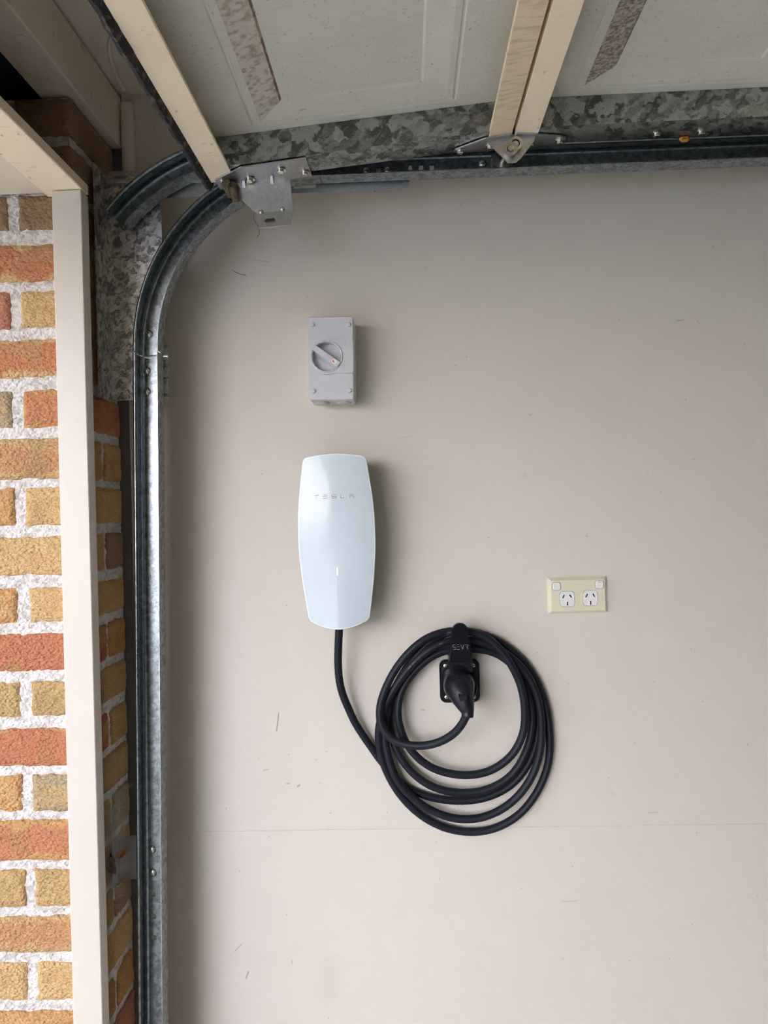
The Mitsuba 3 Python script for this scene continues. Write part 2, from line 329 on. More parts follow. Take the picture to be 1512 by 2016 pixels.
rows = [(i, a, b) for i, (a, b) in enumerate(ROWS)] + [(-1, 2.083, 2.009), (-2, 2.168, 2.096)] + [(18 + k, .4245 - .086 * k, .349 - .086 * k) for k in range(5)]
def grid_box(hx, hy, hz, step, r, seed):
    vs, fs, at = [], [], 0
    h = np.array([hx, hy, hz])
    for ax in range(3):
        a, b = [(1, 2), (2, 0), (0, 1)][ax]
        na, nb = [max(2, int(round(2 * h[k] / step))) for k in (a, b)]
        A, B = np.meshgrid(np.linspace(-h[a], h[a], na + 1), np.linspace(-h[b], h[b], nb + 1), indexing='ij')
        for s in (-1, 1):
            p = np.zeros((A.size, 3)); p[:, a], p[:, b], p[:, ax] = A.ravel(), B.ravel(), s * h[ax]
            i = np.arange(A.size).reshape(A.shape)
            q = np.stack([i[:-1, :-1], i[1:, :-1], i[1:, 1:], i[:-1, 1:]], -1).reshape(-1, 4)
            if s < 0: q = q[:, ::-1]
            fs.append(np.vstack([q[:, [0, 1, 2]], q[:, [0, 2, 3]]]) + at); vs.append(p); at += len(p)
    m = trimesh.Trimesh(np.vstack(vs), np.vstack(fs)); m.merge_vertices()
    v = np.array(m.vertices)
    inner = np.clip(v, -(h - r), h - r); d = v - inner; L = np.linalg.norm(d, axis=1, keepdims=True); nrm = d / np.maximum(L, 1e-9)
    v = inner + nrm * r
    edge = (np.abs(d) > 1e-9).sum(1) > 1
    v += nrm * ((meshkit.fbm(v * 26 + seed, 3, 3) - .5) * .004 + (meshkit.noise(v * 150 + seed, 5) - .5) * .0026 - edge * .005 * meshkit.fbm(v * 60 + seed, 3, 9))[:, None]
    return trimesh.Trimesh(v, m.faces, process=False)
wl = struct('wall_left', bx(-1.04, PX - .012, PY + .012, -.004, 0, 2.166), 'mortar_mix', 'yellow and red brick pier beside the door opening, left of the cream jamb')
def sheet(o, eu, ev, nu, nv, lu, lv, nrm):
    U, V = np.meshgrid(np.linspace(0, lu, nu + 1), np.linspace(0, lv, nv + 1), indexing='ij')
    p = np.array(o) + U.reshape(-1, 1) * np.array(eu) + V.reshape(-1, 1) * np.array(ev)
    p = p + np.array(nrm) * ((meshkit.fbm(p * 45, 3, 2) - .5) * .006 + (meshkit.noise(p * 170, 4) - .5) * .003)[:, None]
    i = np.arange(U.size).reshape(U.shape); q = np.stack([i[:-1, :-1], i[1:, :-1], i[1:, 1:], i[:-1, 1:]], -1).reshape(-1, 4)
    return trimesh.Trimesh(p, np.vstack([q[:, [0, 1, 2]], q[:, [0, 2, 3]]]), process=False)
obj('mortar', cat(sheet((-1.04, PY + .0045, 0), (1, 0, 0), (0, 0, 1), 110, 540, .4455, 2.166, (0, -1, 0)), sheet((PX - .0065, PY + .004, 0), (0, 1, 0), (0, 0, 1), 50, 540, .206, 2.166, (1, 0, 0))), 'mortar_mix', wl, smooth=True)
names = list(BR)
for i, za, zb in sorted(rows):
    zc, hz = (za + zb) / 2, (za - zb) / 2
    if i % 2: spec = [(PX - .230, PX, PY, PY + .110), (PX - .470, PX - .240, PY, PY + .110), (PX - .110, PX, PY + .121, -.006)]
    else: spec = [(PX - .1035 - .004 * rng.random(), PX, PY, -.006), (PX - .345, PX - .1185 - .002 * rng.random(), PY, PY + .110), (PX - .452, PX - .355, PY, PY + .110)]
    kinds = [FACE[i][1], FACE[i][0], names[int(rng.integers(10))]] if 0 <= i < 18 else ['brown', 'pink', 'red'] if i < 0 else [names[int(rng.integers(10))] for _ in range(3)]
    for (x0, x1, y0, y1), kd in zip(spec, kinds):
        hx, hy = (x1 - x0) / 2, (y1 - y0) / 2
        near = x1 > -.8 and zb > .3
        m = grid_box(hx, hy, hz, .0046 if near else .02, .006, rng.random() * 50)
        v = np.array(m.vertices)
        uv = np.stack([(v[:, 0] + hx) / (2 * hx) if hx > hy else (v[:, 1] + hy) / (2 * hy), (v[:, 2] + hz) / (2 * hz)], 1)
        if hx <= hy: uv[:, 0] = np.where(v[:, 1] < -hy * .97, (v[:, 0] + hx) / (2 * hx) * .5 + .02, uv[:, 0])
        m.apply_translation(((x0 + x1) / 2, (y0 + y1) / 2 + (rng.random() - .5) * .002, zc))
        obj('brick', m, 'brick_' + kd + '_clay', wl, smooth=True, uv=np.clip(uv, 0, 1))

# ------------------------------------------------------------------ raised garage door
gd = 'garage_door'
tag(gd, 'raised panelled garage door overhead, its inside face showing cream rails', 'garage door')
HX, HZ, SH = .211, 2.078, .555
def sec_frame(th, o, shear):
    """section: s along the height of the section, t from the wall end toward -Y, h upward"""
    def M(s, t, h):
        s, t, h = np.broadcast_arrays(np.asarray(s, float), np.asarray(t, float), np.asarray(h, float))
        d = np.array([math.cos(th[0]) * th[1], 0, -math.sin(th[0])]); n = np.array([math.sin(th[0]) * th[1], 0, math.cos(th[0])])
        P = np.array(o) + s[..., None] * d + h[..., None] * n
        P[..., 1] -= t + shear * s
        return P
    return M
sec1 = sec_frame((math.atan(.12), -1), (HX - .0015, 0, HZ), .060)
sec2 = sec_frame((0, 1), (HX + .0015, 0, HZ), .012)
W = 4.80          # door reaches from Y=-.148 to Y=-.148-W
T0 = .148
def boxmap(M, s0, s1, t0, t1, h0, h1, c=.0):
    m = bx(s0, s1, t0, t1, h0, h1, c); v = np.array(m.vertices)
    m = trimesh.Trimesh(M(v[:, 0], v[:, 1], v[:, 2]), m.faces, process=False); m.fix_normals()
    return m
def section(M, idx, dirty):
    H = .052
    outer = sbox(.002, T0 + .001, SH - .002, T0 + W)
    pans, k = [], 0
    t = .231
    while t + .49 < T0 + W:
        pans.append((t, t + .49)); t += .535
    rect = lambda p, a, b: (a, p[0] + b, SH - a, p[1] - b)
    skin = outer
    for p in pans: skin = skin.difference(sbox(*rect(p, .098, 0)))
    tv, tf = trimesh.creation.triangulate_polygon(skin, engine='earcut')
    flats = [trimesh.Trimesh(M(tv[:, 0], tv[:, 1], H), tf, process=False)]
    key = None
    bev, edge, plates = [], [], []
    levels = [(.098, 0, 0), (.1005, .0025, .0022), (.103, .005, .0022), (.1055, .0075, 0), (.115, .013, 0)]
    def ring(p, a, b, sides=(0, 1, 2, 3)):
        ra, rb = rect(p, a[0], a[1]), rect(p, b[0], b[1])
        ca = [(ra[0], ra[1]), (ra[2], ra[1]), (ra[2], ra[3]), (ra[0], ra[3])]; cb = [(rb[0], rb[1]), (rb[2], rb[1]), (rb[2], rb[3]), (rb[0], rb[3])]
        out = []
        for j in sides:
            q = [ca[j], ca[(j + 1) % 4], cb[(j + 1) % 4], cb[j]]; hh = [a[2], a[2], b[2], b[2]]
            out.append(trimesh.Trimesh(M([x[0] for x in q], [x[1] for x in q], [H + x for x in hh]), [[0, 1, 2], [0, 2, 3]], process=False))
        return out
    for p in pans:
        for a, b in zip(levels[:-1], levels[1:]): flats += ring(p, a, b)
        A, B, Cc = levels[-1], (.156, .054, .0075), (.1595, .0575, .0105)
        left = 1 if idx == 1 else 3      # the slope on the side of the door's bottom edge holds the dirt
        flats += ring(p, A, B, [j for j in range(4) if j != left]); bev += ring(p, A, B, [left])
        flats += ring(p, B, Cc, [j for j in range(4) if j != left]); edge += ring(p, B, Cc, [left])
        r = rect(p, Cc[0], Cc[1])
        plates.append(trimesh.Trimesh(M([r[0], r[2], r[2], r[0]], [r[1], r[1], r[3], r[3]], H + Cc[2]), [[0, 1, 2], [0, 2, 3]], process=False))
    uvz = lambda m: np.zeros((len(m.vertices), 2))
    key = obj('section', cat(boxmap(M, .002, SH - .002, T0, T0 + W, H + .014, H + .018), *flats), 'door_skin', gd)
    for q in plates: obj('panel', q, 'door_skin', key)
    obj('panel_slope', cat(*bev), 'door_bevel_speckled' if idx == 1 else 'door_bevel_dusty', key, label='dirt-speckled sloping edge of the panel')
    obj('panel_edge', cat(*edge), 'door_edge_brown', key, label='brown grimy edge of the panel')
    RE = .188 - (0 if idx > 1 else 0)
    for s0, s1, mt in ((.0015, .0435, 'cream_dirty' if idx == 1 else 'cream_steel'), (SH - .0435, SH - .0005, 'cream_steel')):
        sh = .06 * s0 if idx == 1 else 0
        obj('rail', cat(boxmap(M, s0, s1, RE - sh, T0 + W, -.0015, .0005, .0006), boxmap(M, *((s0, s0 + .002) if s0 < .1 else (s1 - .002, s1)), RE - sh, T0 + W, -.001, .050), boxmap(M, *((s1 - .0015, s1) if s0 < .1 else (s0, s0 + .0015)), RE - sh, T0 + W, -.001, .005)), mt, key)
    obj('end_stile', cat(boxmap(M, .004, SH - .004, T0, T0 + .064, 0, .0018), boxmap(M, .004, SH - .004, T0 + .0622, T0 + .064, .0, .0515), boxmap(M, .004, SH - .004, T0, T0 + .0018, 0, .062)), 'galv_stile', key)
    return key
s1 = section(sec1, 1, True); s2 = section(sec2, 2, False)
for k in (2, 3): section(sec_frame((0, 1), (HX + .0015 + (SH + .003) * (k - 1), 0, HZ), 0.0), 2, False)

# ragged rubber seal on the bottom edge
ts = np.linspace(.172, T0 + W, 260)
sp = []
jit = (meshkit.fbm(np.stack([ts * 45, ts * 0, ts * 0], 1), 3, 4) - .5)
mid = sec1(SH + .0045, ts - .033, .006 + jit * .006)
prof = Polygon([(-.009, .022), (.0045, .022), (.0055, -.004), (0, -.014), (-.008, -.009)])
fr = [(mid[i] + np.array([jit[i] * .006, 0, 0]), np.array([1, 0, 0.]) * (1 + 1.2 * abs(jit[i])), np.array([.12, 0, 1.0]) * (1 + 1.6 * jit[i])) for i in range(len(ts))]
seal = sweep(prof, fr)
obj('bottom_seal', seal, 'rubber_seal', gd, label='ragged black rubber seal along the door bottom edge')

# bottom bracket at the end of the bottom rail
def plate_on(M, pts, h0, h1):
    m = extr(Polygon(pts), h1 - h0); v = np.array(m.vertices)
    m = trimesh.Trimesh(M(v[:, 0], v[:, 1], v[:, 2] + h0), m.faces, process=False); m.fix_normals(); return m
sh = .06
yb = lambda s, y: -y - sh * s     # section coordinate t of a world Y
flange = plate_on(sec1, [(.545, yb(.545, -.166)), (.372, yb(.372, -.160)), (.374, yb(.374, -.232)), (.49, yb(.49, -.236)), (.545, yb(.545, -.205))], -.0045, -.0018)
tabp = Polygon([(-.3118, 2.0181), (-.1986, 2.0290), (-.1936, 1.9607), (-.2614, 1.9553), (-.2844, 1.9773), (-.3102, 1.9998)])
tab = extr(tabp, .0025); tab.apply_transform(frame((0, -.178, 0), (1, 0, 0), (0, 0, 1), (0, -1, 0)))
foot = trimesh.convex.convex_hull(np.array([(x, y + k, z - k * .3) for k in (0, .0022) for x, y, z in [(-.2614, -.1803, 1.9553), (-.1936, -.1803, 1.9607), (-.1975, -.1865, 1.9300), (-.2575, -.1865, 1.9265)]]))
gus = [trimesh.convex.convex_hull(np.array([(x - .003, -.184, z), (x + .003, -.184, z), (x - .003, -.181, z - .011), (x + .003, -.181, z - .011), (x - .002, -.189, z + .006), (x + .002, -.189, z + .006)])) for x, z in ((-.283, 2.014), (-.231, 2.019))]
bb = obj('bottom_bracket', cat(flange, tab, foot, *gus), 'galv_bracket', gd, label='galvanized bottom corner bracket with a tapered hanging tab')
for s, y in ((.532, -.192), (.484, -.190), (.4235, -.206), (.383, -.180)):
    p = sec1(s, yb(s, y), -.0045); obj('bolt', hexbolt(p, (-.12, 0, -1)), 'zinc_bolt', bb)
for x, z in ((-.2525, 1.9615), (-.213, 1.9655)):
    obj('rivet', dome((x, -.1805, z - .004), (0, -1, -.4), .0042, .003), 'steel_bolt', bb)
obj('slot', trimesh.convex.convex_hull(np.array([(x, -.1850 + k, z) for k in (-.002, .001) for x, z in ((-.246, 1.9385), (-.226, 1.940), (-.228, 1.9435), (-.243, 1.942))])), 'slot_dark', bb)
st = cat(cyl((-.312, -.205, 2.004), (-.307, -.180, 1.992), .0085, 14), cyl((-.300, -.198, 1.999), (-.296, -.188, 1.975), .007, 14), lathe([(0, 0), (.0125, 0), (.0135, .005), (.010, .010), (0, .011)], (-.305, -.186, 2.004), (.2, -.5, -.9), 14))
obj('stud', st, 'rusty_steel', bb, smooth=40, label='rust-caked cable stud')
obj('roller', cat(cyl((-.290, -.17, 2.012), (-.290, -.118, 2.0335), .005, 12), lathe([(.005, -.011), (.016, -.011), (.0185, -.006), (.0185, .006), (.016, .011), (.005, .011)], (-.290, -.118, 2.0335), (0, 1, 0), 28)), 'steel_bolt', bb, smooth=35)

# hinge with roller between the two sections
hz = HZ - .0035
wing_l = plate_on(sec1, [(.004, yb(.0, -.150)), (.04, yb(.04, -.151)), (.098, yb(.1, -.158)), (.107, yb(.1, -.165)), (.104, yb(.1, -.173)), (.05, yb(.05, -.198)), (.004, yb(0, -.199))], -.0045, -.0018)
wing_r = plate_on(sec2, [(.004, .150), (.04, .1485), (.088, .1495), (.096, .157), (.096, .176), (.086, .182), (.036, .194), (.004, .199)], -.0045, -.0018)
trip = Polygon([(.1654, 2.0755), (.2498, 2.0755), (.2460, 2.064), (.2230, 2.036), (.2140, 2.029), (.2010, 2.029), (.1945, 2.037), (.1700, 2.062)]).buffer(.002)
trip = trip.difference(Polygon([(x * .008 + .214, y * .008 + 2.056) for x, y in [(math.cos(a), math.sin(a)) for a in np.linspace(0, 6.2, 20)]]))
tp = extr(trip, .0025); tp.apply_transform(frame((0, -.1865, 0), (1, 0, 0), (0, 0, 1), (0, -1, 0)))
hg = obj('hinge', cat(wing_l, wing_r, tp), 'galv_bracket', gd, label='galvanized winged hinge holding the track roller')
for p in (sec1(.0945, yb(.0945, -.167), -.0045), sec1(.0385, yb(.0385, -.165), -.0045), sec2(.0865, .165, -.0045), sec2(.033, .162, -.0045)):
    obj('bolt', hexbolt(p, (0, 0, -1), .006), 'zinc_bolt', hg)
def ringl(o, ax, r0, r1, L): return lathe([(r0, 0), (r1, 0), (r1, L), (r0, L), (r0, 0)], o, ax, 24)
obj('sleeve', cat(ringl((.214, -.190, 2.057), (0, -1, 0), .0075, .0125, .010), cyl((.214, -.1855, 2.057), (.214, -.197, 2.057), .0055, 10)), 'zinc_bolt', hg, smooth=35)
obj('sleeve', ringl((.2045, -.201, 2.047), (0, 1, 0), .0065, .0125, .020), 'steel_bolt', hg, smooth=35)
obj('roller', cat(cyl((.2045, -.200, 2.048), (.1985, -.118, 2.0580), .0052, 14), lathe([(.005, -.011), (.0180, -.011), (.0214, -.006), (.0214, .006), (.0180, .011), (.012, .0112), (.012, .009), (.005, .009)], (.1985, -.118, 2.0605), (0, 1, 0), 32)), 'steel_bolt', hg, smooth=35, label='steel track roller')
for x in (.4748, .5552):
    obj('bolt', hexbolt((x, -.1705, HZ), (0, 0, -1), .006), 'zinc_bolt', gd)

# ------------------------------------------------------------------ door track
dt = 'door_track'
tag(dt, 'galvanized curved door track running up the wall and bending overhead', 'track')
LIPY, WEBY, HALF, TH = -.140, -.0955, .0243, .0017
def track_profile():
    u, d = HALF - TH / 2, LIPY - WEBY
    pts = []
    r = .009
    # u positive = outer side (left / top); v = toward the room (negative Y)
    path = [(u - .0032 + .0032 * math.cos(a), -d - .0034 + .0032 * math.sin(a)) for a in np.linspace(math.pi * 1.15, 0, 8)] + [(u - r + r * math.cos(a), r - r * math.sin(a)) for a in np.linspace(0, math.pi / 2, 5)] + [(-u + r - r * math.sin(a), r - r * math.cos(a)) for a in np.linspace(0, math.pi / 2, 5)] + [(-u, -d - .0005)]
    return LineString(path).buffer(TH / 2, cap_style='flat', join_style='mitre')
TP = track_profile()
VY = np.array([0, -1.0, 0])
LEAN = .0184
RC, CX, CZ = .3412, -.1475, 1.7225
xv = lambda z: CX - RC + (z - 1.72) * LEAN
def cut(mesh, holes):
    m = man(mesh)
    for h in holes: m = m - man(h)
    return m
hole = lambda x, z, a=.0042, b=.0042: bx(x - a, x + a, WEBY - .012, WEBY + .012, z - b, z + b)
zs = [0.0, .5, 1.0, 1.5, 1.7165]
vert = sweep(TP, [((xv(z) - .0008, WEBY, z), (-1, 0, 0), VY) for z in zs])
obj('vertical_rail', cut(vert, [hole(-.5002, 1.7077), hole(-.5005, 1.6758), hole(-.5145, .6628), hole(-.5152, .62), hole(-.5155, .5781)]), 'galv_track', dt, smooth=30)
angs = np.linspace(0, math.pi / 2, 34)
curve = sweep(TP, [((CX - RC * math.cos(a), WEBY, CZ + RC * math.sin(a)), (-math.cos(a), 0, math.sin(a)), VY) for a in angs])
curve_low = [((xv(1.7185), WEBY, 1.7185), (-1, 0, 0), VY)]
curve = sweep(TP, curve_low + [((CX - RC * math.cos(a), WEBY, CZ + RC * math.sin(a)), (-math.cos(a), 0, math.sin(a)), VY) for a in angs])
obj('curved_rail', cut(curve, [hole(CX - RC - .011, 1.7606, .006, .0035)]), 'galv_track', dt, smooth=30)
hor = sweep(TP, [((x, WEBY, CZ + RC), (0, 0, 1), VY) for x in (CX + .0008, .5, 1.2, 2.4)])
obj('horizontal_rail', cut(hor, [hole(x, z) for x, z in ((-.037, 2.0644), (.0242, 2.0659), (.0459, 2.0651), (.0665, 2.0643))]), 'galv_track', dt, smooth=30)
UX_, UZ_ = -.2804, 1.757
up = sweep(TP, [((UX_ - RC * math.cos(a), WEBY, UZ_ + RC * math.sin(a)), (-math.cos(a), 0, math.sin(a)), VY) for a in np.linspace(math.radians(40), math.radians(88), 24)])
obj('upper_curve', up, 'galv_track', dt, smooth=30, label='short second curved rail, upper left')
# flag bracket plate with its leg on the brick
fl = sbox(-.5735, 1.633, -.4605, 2.075)
fl = fl.difference(sbox(-.566, 2.052, -.552, 2.060)).difference(sbox(-.4665, 1.7, -.4605, 2.09))
fl = fl.union(sbox(-.5735, 1.633, -.4605, 1.74))
fm = extr(fl, .002); fm.apply_transform(frame((0, -.0880, 0), (1, 0, 0), (0, 0, 1), (0, -1, 0)))
leg = bx(-.5755, -.5735, -.152, -.088, 1.633, 2.075)
hs = [cyl((-.4655, -.12, z), (-.4655, -.05, z), .0035, 10) for z in (1.6888, 1.6479)]
fmc = man(fm)
for h in hs: fmc = fmc - man(h)
obj('flag_bracket', cat(fmc, leg), 'galv_plate', dt, label='broad spangled galvanized plate behind the track')
obj('bolt', dome((-.5325, -.0902, 2.056), (0, -1, 0), .006, .004), 'steel_bolt', dt, smooth=50)
# angle bar along the wall
bar = Polygon([(0, 0), (0, .0285), (-.006, .031), (-.008, .0345), (-.006, .038), (0, .040), (0, .057), (-.0015, .057), (-.0015, .0415), (-.0095, .0385), (-.0100, .0345), (-.0085, .0305), (-.0018, .0275), (-.0018, 0)]).buffer(0)
slots = [bx(-.205, -.160, -.12, -.05, 2.0375, 2.0445)]
barm = sweep(bar, [((x, -.0855, 2.0290), (0, 1, 0), (0, 0, 1)) for x in (-.572, .0225)])
obj('angle_bar', cut(barm, slots), 'galv_bracket', dt, smooth=30, label='flat galvanized bar behind the curved rail')
for m_ in (bx(-.05, -.046, -.086, -.0005, 2.062, 2.084), bx(.95, .98, -.0945, -.0005, 2.03, 2.09)): obj('wall_bracket', m_, 'galv_bracket', dt)
# jamb bracket low on the track
jb = cat(bx(-.5820, -.50, -.0905, -.0885, .690, .776, .0005), bx(-.5840, -.5820, -.1265, -.0885, .690, .776, .0005))
obj('jamb_bracket', jb, 'galv_bracket', dt, label='small galvanized jamb bracket')
for x, z in ((-.4935, 1.7604), (-.4995, 1.6888), (-.5005, 1.6479), (-.5135, .7505), (-.5135, .7056)):
    obj('bolt', dome((x - .0012, WEBY - TH / 2, z), (0, -1, 0), .0078, .0042), 'steel_bolt', dt, smooth=50)
for x, z in ((-.0598, 2.0633), (-.0183, 2.0627), (.1649, 2.0683)):
    obj('bolt', dome((x, WEBY - TH / 2, z), (0, -1, 0), .0078, .0042), 'steel_bolt', dt, smooth=50)

# ------------------------------------------------------------------ isolator switch
IX, IZ, IY = -.1410, 1.7062, -.075
ro = -.018
iso = 'isolator_switch'
tag(iso, 'grey plastic isolator switch box with a diagonal rotary handle, above the white charger', 'switch')
def rrect(w, h, r, x=0, y=0): return sbox(x - w / 2 + r, y - h / 2 + r, x + w / 2 - r, y + h / 2 - r).buffer(r, quad_segs=6)
def bevel_plate(poly, z0, z1, b):
    """extruded plate whose front edge is bevelled"""
    poly = poly.simplify(1e-5); ms = []
    lo = man(extr(poly, z1 - b - z0 + 1e-5)).translate((0, 0, z0))
    pts = np.array(poly.exterior.coords); q = np.array(poly.buffer(-b, join_style='mitre').exterior.coords)
    if Polygon(poly).convex_hull.area - poly.area < 1e-7:
        hull = trimesh.convex.convex_hull(np.vstack([np.c_[pts, np.full(len(pts), z0)], np.c_[pts, np.full(len(pts), z1 - b)], np.c_[q, np.full(len(q), z1)]]))
        return hull
    return cat(lo, extr(poly.buffer(-b), .0001 + b).apply_translation((0, 0, z1 - b - .0001)))
isow = lambda m: on_wall(m, IX, 0, IZ, ro)
obj('body', isow(bevel_plate(rrect(.0895, .1645, .005), .0005, .052, .001)), 'grey_plastic', iso, smooth=30)
pad = Polygon([(.0345 * math.cos(a) - .0075, .0345 * math.sin(a) + .0020) for a in np.linspace(0, 2 * math.pi, 72)]).union(rrect(.052, .0655, .004, .0190, .0020))
cav = Polygon([(.0285 * math.cos(a) - .0075, .0285 * math.sin(a) + .0020) for a in np.linspace(0, 2 * math.pi, 72)])
gro = Polygon([(.0318 * math.cos(a) - .0075, .0318 * math.sin(a) + .0020) for a in np.linspace(0, 2 * math.pi, 72)])
gri = Polygon([(.0312 * math.cos(a) - .0075, .0312 * math.sin(a) + .0020) for a in np.linspace(0, 2 * math.pi, 72)])
cov = rrect(.0895, .1645, .005)
cm = man(bevel_plate(cov, .0525, -IY, .0016)) - man(extr(cav, .05).apply_translation((0, 0, .064)))
obj('cover', isow(tri(cm)), 'grey_plastic', iso, smooth=30)
pm = (man(extr(pad, .0066).apply_translation((0, 0, .0745))) + man(extr(pad.buffer(-.0010), .0076).apply_translation((0, 0, .0745)))) - man(extr(cav, .05).apply_translation((0, 0, .05))) - man(extr(gro.difference(gri), .01).apply_translation((0, 0, .0806)))
obj('dial_surround', isow(tri(pm)), 'grey_plastic', iso, smooth=30)
obj('dial_ring', isow(lathe([(.0284, -.010), (.0284, .0012), (.0292, .0026), (.0302, .0030), (.0311, .0026), (.0318, .0012), (.0318, -.001)], (-.0075, .0020, .0813), (0, 0, 1), 64)), 'grey_plastic', iso, smooth=50)
hb = bx(-.0298, .0298, -.0056, .0056, .060, .0880, .0007)
hb = cat(hb, trimesh.convex.convex_hull(np.array([(x, y, z) for x in (-.026, .026) for y, z in ((-.010, .0645), (.010, .0645), (-.005, .078), (.005, .078))])))
A = math.radians(-35.5)
hb.apply_transform(trimesh.transformations.rotation_matrix(A, (0, 0, 1))); hb.apply_translation((-.0075, .0020, 0))
kn = obj('handle', isow(hb), 'grey_plastic', iso, smooth=25)
mk = cat(extr(sbox(.0145, -.0042, .0235, .0042), .0002)); mk.apply_translation((0, 0, .0880))
mr = extr(Polygon([(.0156, -.0030), (.0156, .0016), (.0222, -.0030)]), .0002); mr.apply_translation((0, .0006, .0882))
for m_, mt in ((mk, 'white_mark'), (mr, 'red_mark')):
    m_.apply_transform(trimesh.transformations.rotation_matrix(A, (0, 0, 1))); m_.apply_translation((-.0075, .0020, 0))
    obj('marker', isow(m_), mt, kn, label='red pointer mark on the handle' if mt == 'red_mark' else None)
for x, y in ((-.0362, .0662), (.0352, .0655), (-.0352, -.0645), (.0358, -.0645)):
    obj('screw', isow(lathe([(0, 0), (.0048, 0), (.0046, .0028), (.0034, .0040), (0, .0042)], (x, y, .0748), (0, 0, 1), 20)), 'grey_plastic', iso, smooth=40)
for txt, x, y, h in (('OFF', .0258, .0276, .0042), ('I', .0265, -.0172, .0056), ('ON', .0265, -.0246, .0042)):
    tm = meshkit.text_mesh(txt, h, .0004); tm.apply_translation((-tm.bounds[:, 0].mean() + x, -h / 2 + y,   .0817))
    obj('lettering', isow(tm), 'grey_plastic_mark', iso)
ri = Polygon([(.0033 * math.cos(a) + .0262, .0036 * math.sin(a) + .0193) for a in np.linspace(0, 6.283, 28)])
obj('lettering', isow(extr(ri.difference(ri.buffer(-.0006)), .0004).apply_translation((0, 0,   .0817))), 'grey_plastic_mark', iso)
for x in (-.0205, .0225):
    obj('conduit_plug', isow(lathe([(0, 0), (.0145, 0), (.0145, .003), (.0125, .005), (0, .005)], (x, -.0815, .038), (0, -1, 0), 28)), 'grey_plug', iso, smooth=40)

# ------------------------------------------------------------------ wall charger
ch = 'car_charger'
tag(ch, 'white glass-fronted car charger with a curved outline, on the wall', 'charger')
QX, QZ = -.1375, 1.5160    # axis, top
tt = np.array([-2, 13.7, 53.7, 91.9, 130, 168, 225, 282, 317, 345]); ww = np.array([60.3, 62.5, 68, 72.6, 75.1, 75.5, 72.2, 65.4, 60.2, 55.5])
from scipy.interpolate import PchipInterpolator
wf = PchipInterpolator(tt, ww)
ts_ = np.linspace(-2, 345, 120)
side = Polygon(np.r_[np.c_[wf(ts_), -ts_], np.c_[-wf(ts_)[::-1], -ts_[::-1]]])
xs_ = np.linspace(-90, 90, 121)
topb = Polygon(np.r_[np.c_[xs_, -7.5 * (xs_ / 62) ** 2], np.c_[xs_[::-1], -341.5 + 18.0 * np.minimum((xs_[::-1] / 60) ** 2, 4)]])
OUT = side.intersection(topb).buffer(-11).buffer(11, quad_segs=12)
def resample(poly, n=220):
    r = poly.exterior; p = np.array([r.interpolate(k / n, normalized=True).coords[0] for k in range(n)])
    if not Polygon(p).exterior.is_ccw: p = p[::-1]
    k = np.argmin(np.arctan2(p[:, 0], p[:, 1] + 170) ** 2); return np.roll(p, -k, 0)
def face_y(x, y):
    """front surface, mm out of the wall"""
    t = -y
    k = np.clip((t - 190) / 150, 0, 1) ** 1.5
    return 104 - 8.0 * (x / 75) ** 2 - 4 * ((t - 150) / 190) ** 2 + k * .17 * (34 - np.sqrt(x * x + 30))
def loft(rings, cap=None):
    n = len(rings[0]); V = np.vstack(rings); F = []
    for i in range(len(rings) - 1):
        for j in range(n):
            a, b = i * n + j, i * n + (j + 1) % n; F += [(a, b, b + n), (a, b + n, a + n)]
    return V, F
glass_o = resample(OUT.buffer(-2.2))
cc = np.array([0, -175.0])
fr_ = np.linspace(1, .02, 46)
rings = [np.c_[cc + f * (glass_o - cc), face_y(*(cc + f * (glass_o - cc)).T)] for f in fr_]
V, F = loft(rings)
V = np.vstack([V, [[0, -175, face_y(0, -175)]]]); n_ = len(glass_o)
F += [((len(rings) - 1) * n_ + j, (len(rings) - 1) * n_ + (j + 1) % n_, len(V) - 1) for j in range(n_)]
mm = lambda V, F: on_wall(trimesh.Trimesh(np.array(V) / 1000, np.array(F), process=False), QX, 0, QZ, .004)
g = mm(V, F)
obj('glass_front', g, 'glass_white', ch, smooth=True)
o0, o1, o2 = resample(OUT.buffer(-2.3)), resample(OUT.buffer(-.7)), resample(OUT)
o3, o4 = resample(OUT.buffer(-.3)), resample(OUT.buffer(-6))
fy = lambda p: face_y(*p.T)
rr = [np.c_[o0, fy(o0) - 1.0], np.c_[o0, fy(o0) + .05], np.c_[o1, fy(o1) - .1], np.c_[o2, fy(o2) - 1.6], np.c_[o2, fy(o2) - 9], np.c_[o3, fy(o2) - 12], np.c_[o4, fy(o2) - 13]]
V, F = loft(rr); F = np.array(F)[:, ::-1]
obj('rim', mm(V, F), 'rim_white', ch, smooth=35)
bo, bi = resample(OUT.buffer(-6)), resample(OUT.buffer(-10))
V, F = loft([np.c_[bo, fy(bo) - 14], np.c_[bo, bo[:, 0] * 0 + 30], np.c_[bi, bo[:, 0] * 0 + 1]])
V = np.vstack([V, [[0, -175, 1]]]); F = [f[::-1] for f in F] + [(2 * n_ + (j + 1) % n_, 2 * n_ + j, len(V) - 1) for j in range(n_)]
obj('body', mm(V, F), 'charger_back', ch, smooth=35)
def on_face(poly, lift=.12):
    """thin print that follows the curved front (mm)"""
    polys = poly.geoms if hasattr(poly, 'geoms') else [poly]
    out = []
    for p in polys:
        m = extr(p, .25); m = m.subdivide_to_size(4.0) if False else m
        v = np.array(m.vertices); v[:, 2] += face_y(v[:, 0], v[:, 1]) - .25 + lift
        out.append(trimesh.Trimesh(v, m.faces, process=False))
    return mm(cat(*out).vertices, cat(*out).faces)
def strokes(lines, w, x, y, s=1.0, h=None):
    from shapely.ops import unary_union
    return affinity.translate(unary_union([LineString(l).buffer(w / 2, cap_style='flat', join_style='mitre') for l in lines]), x, y)
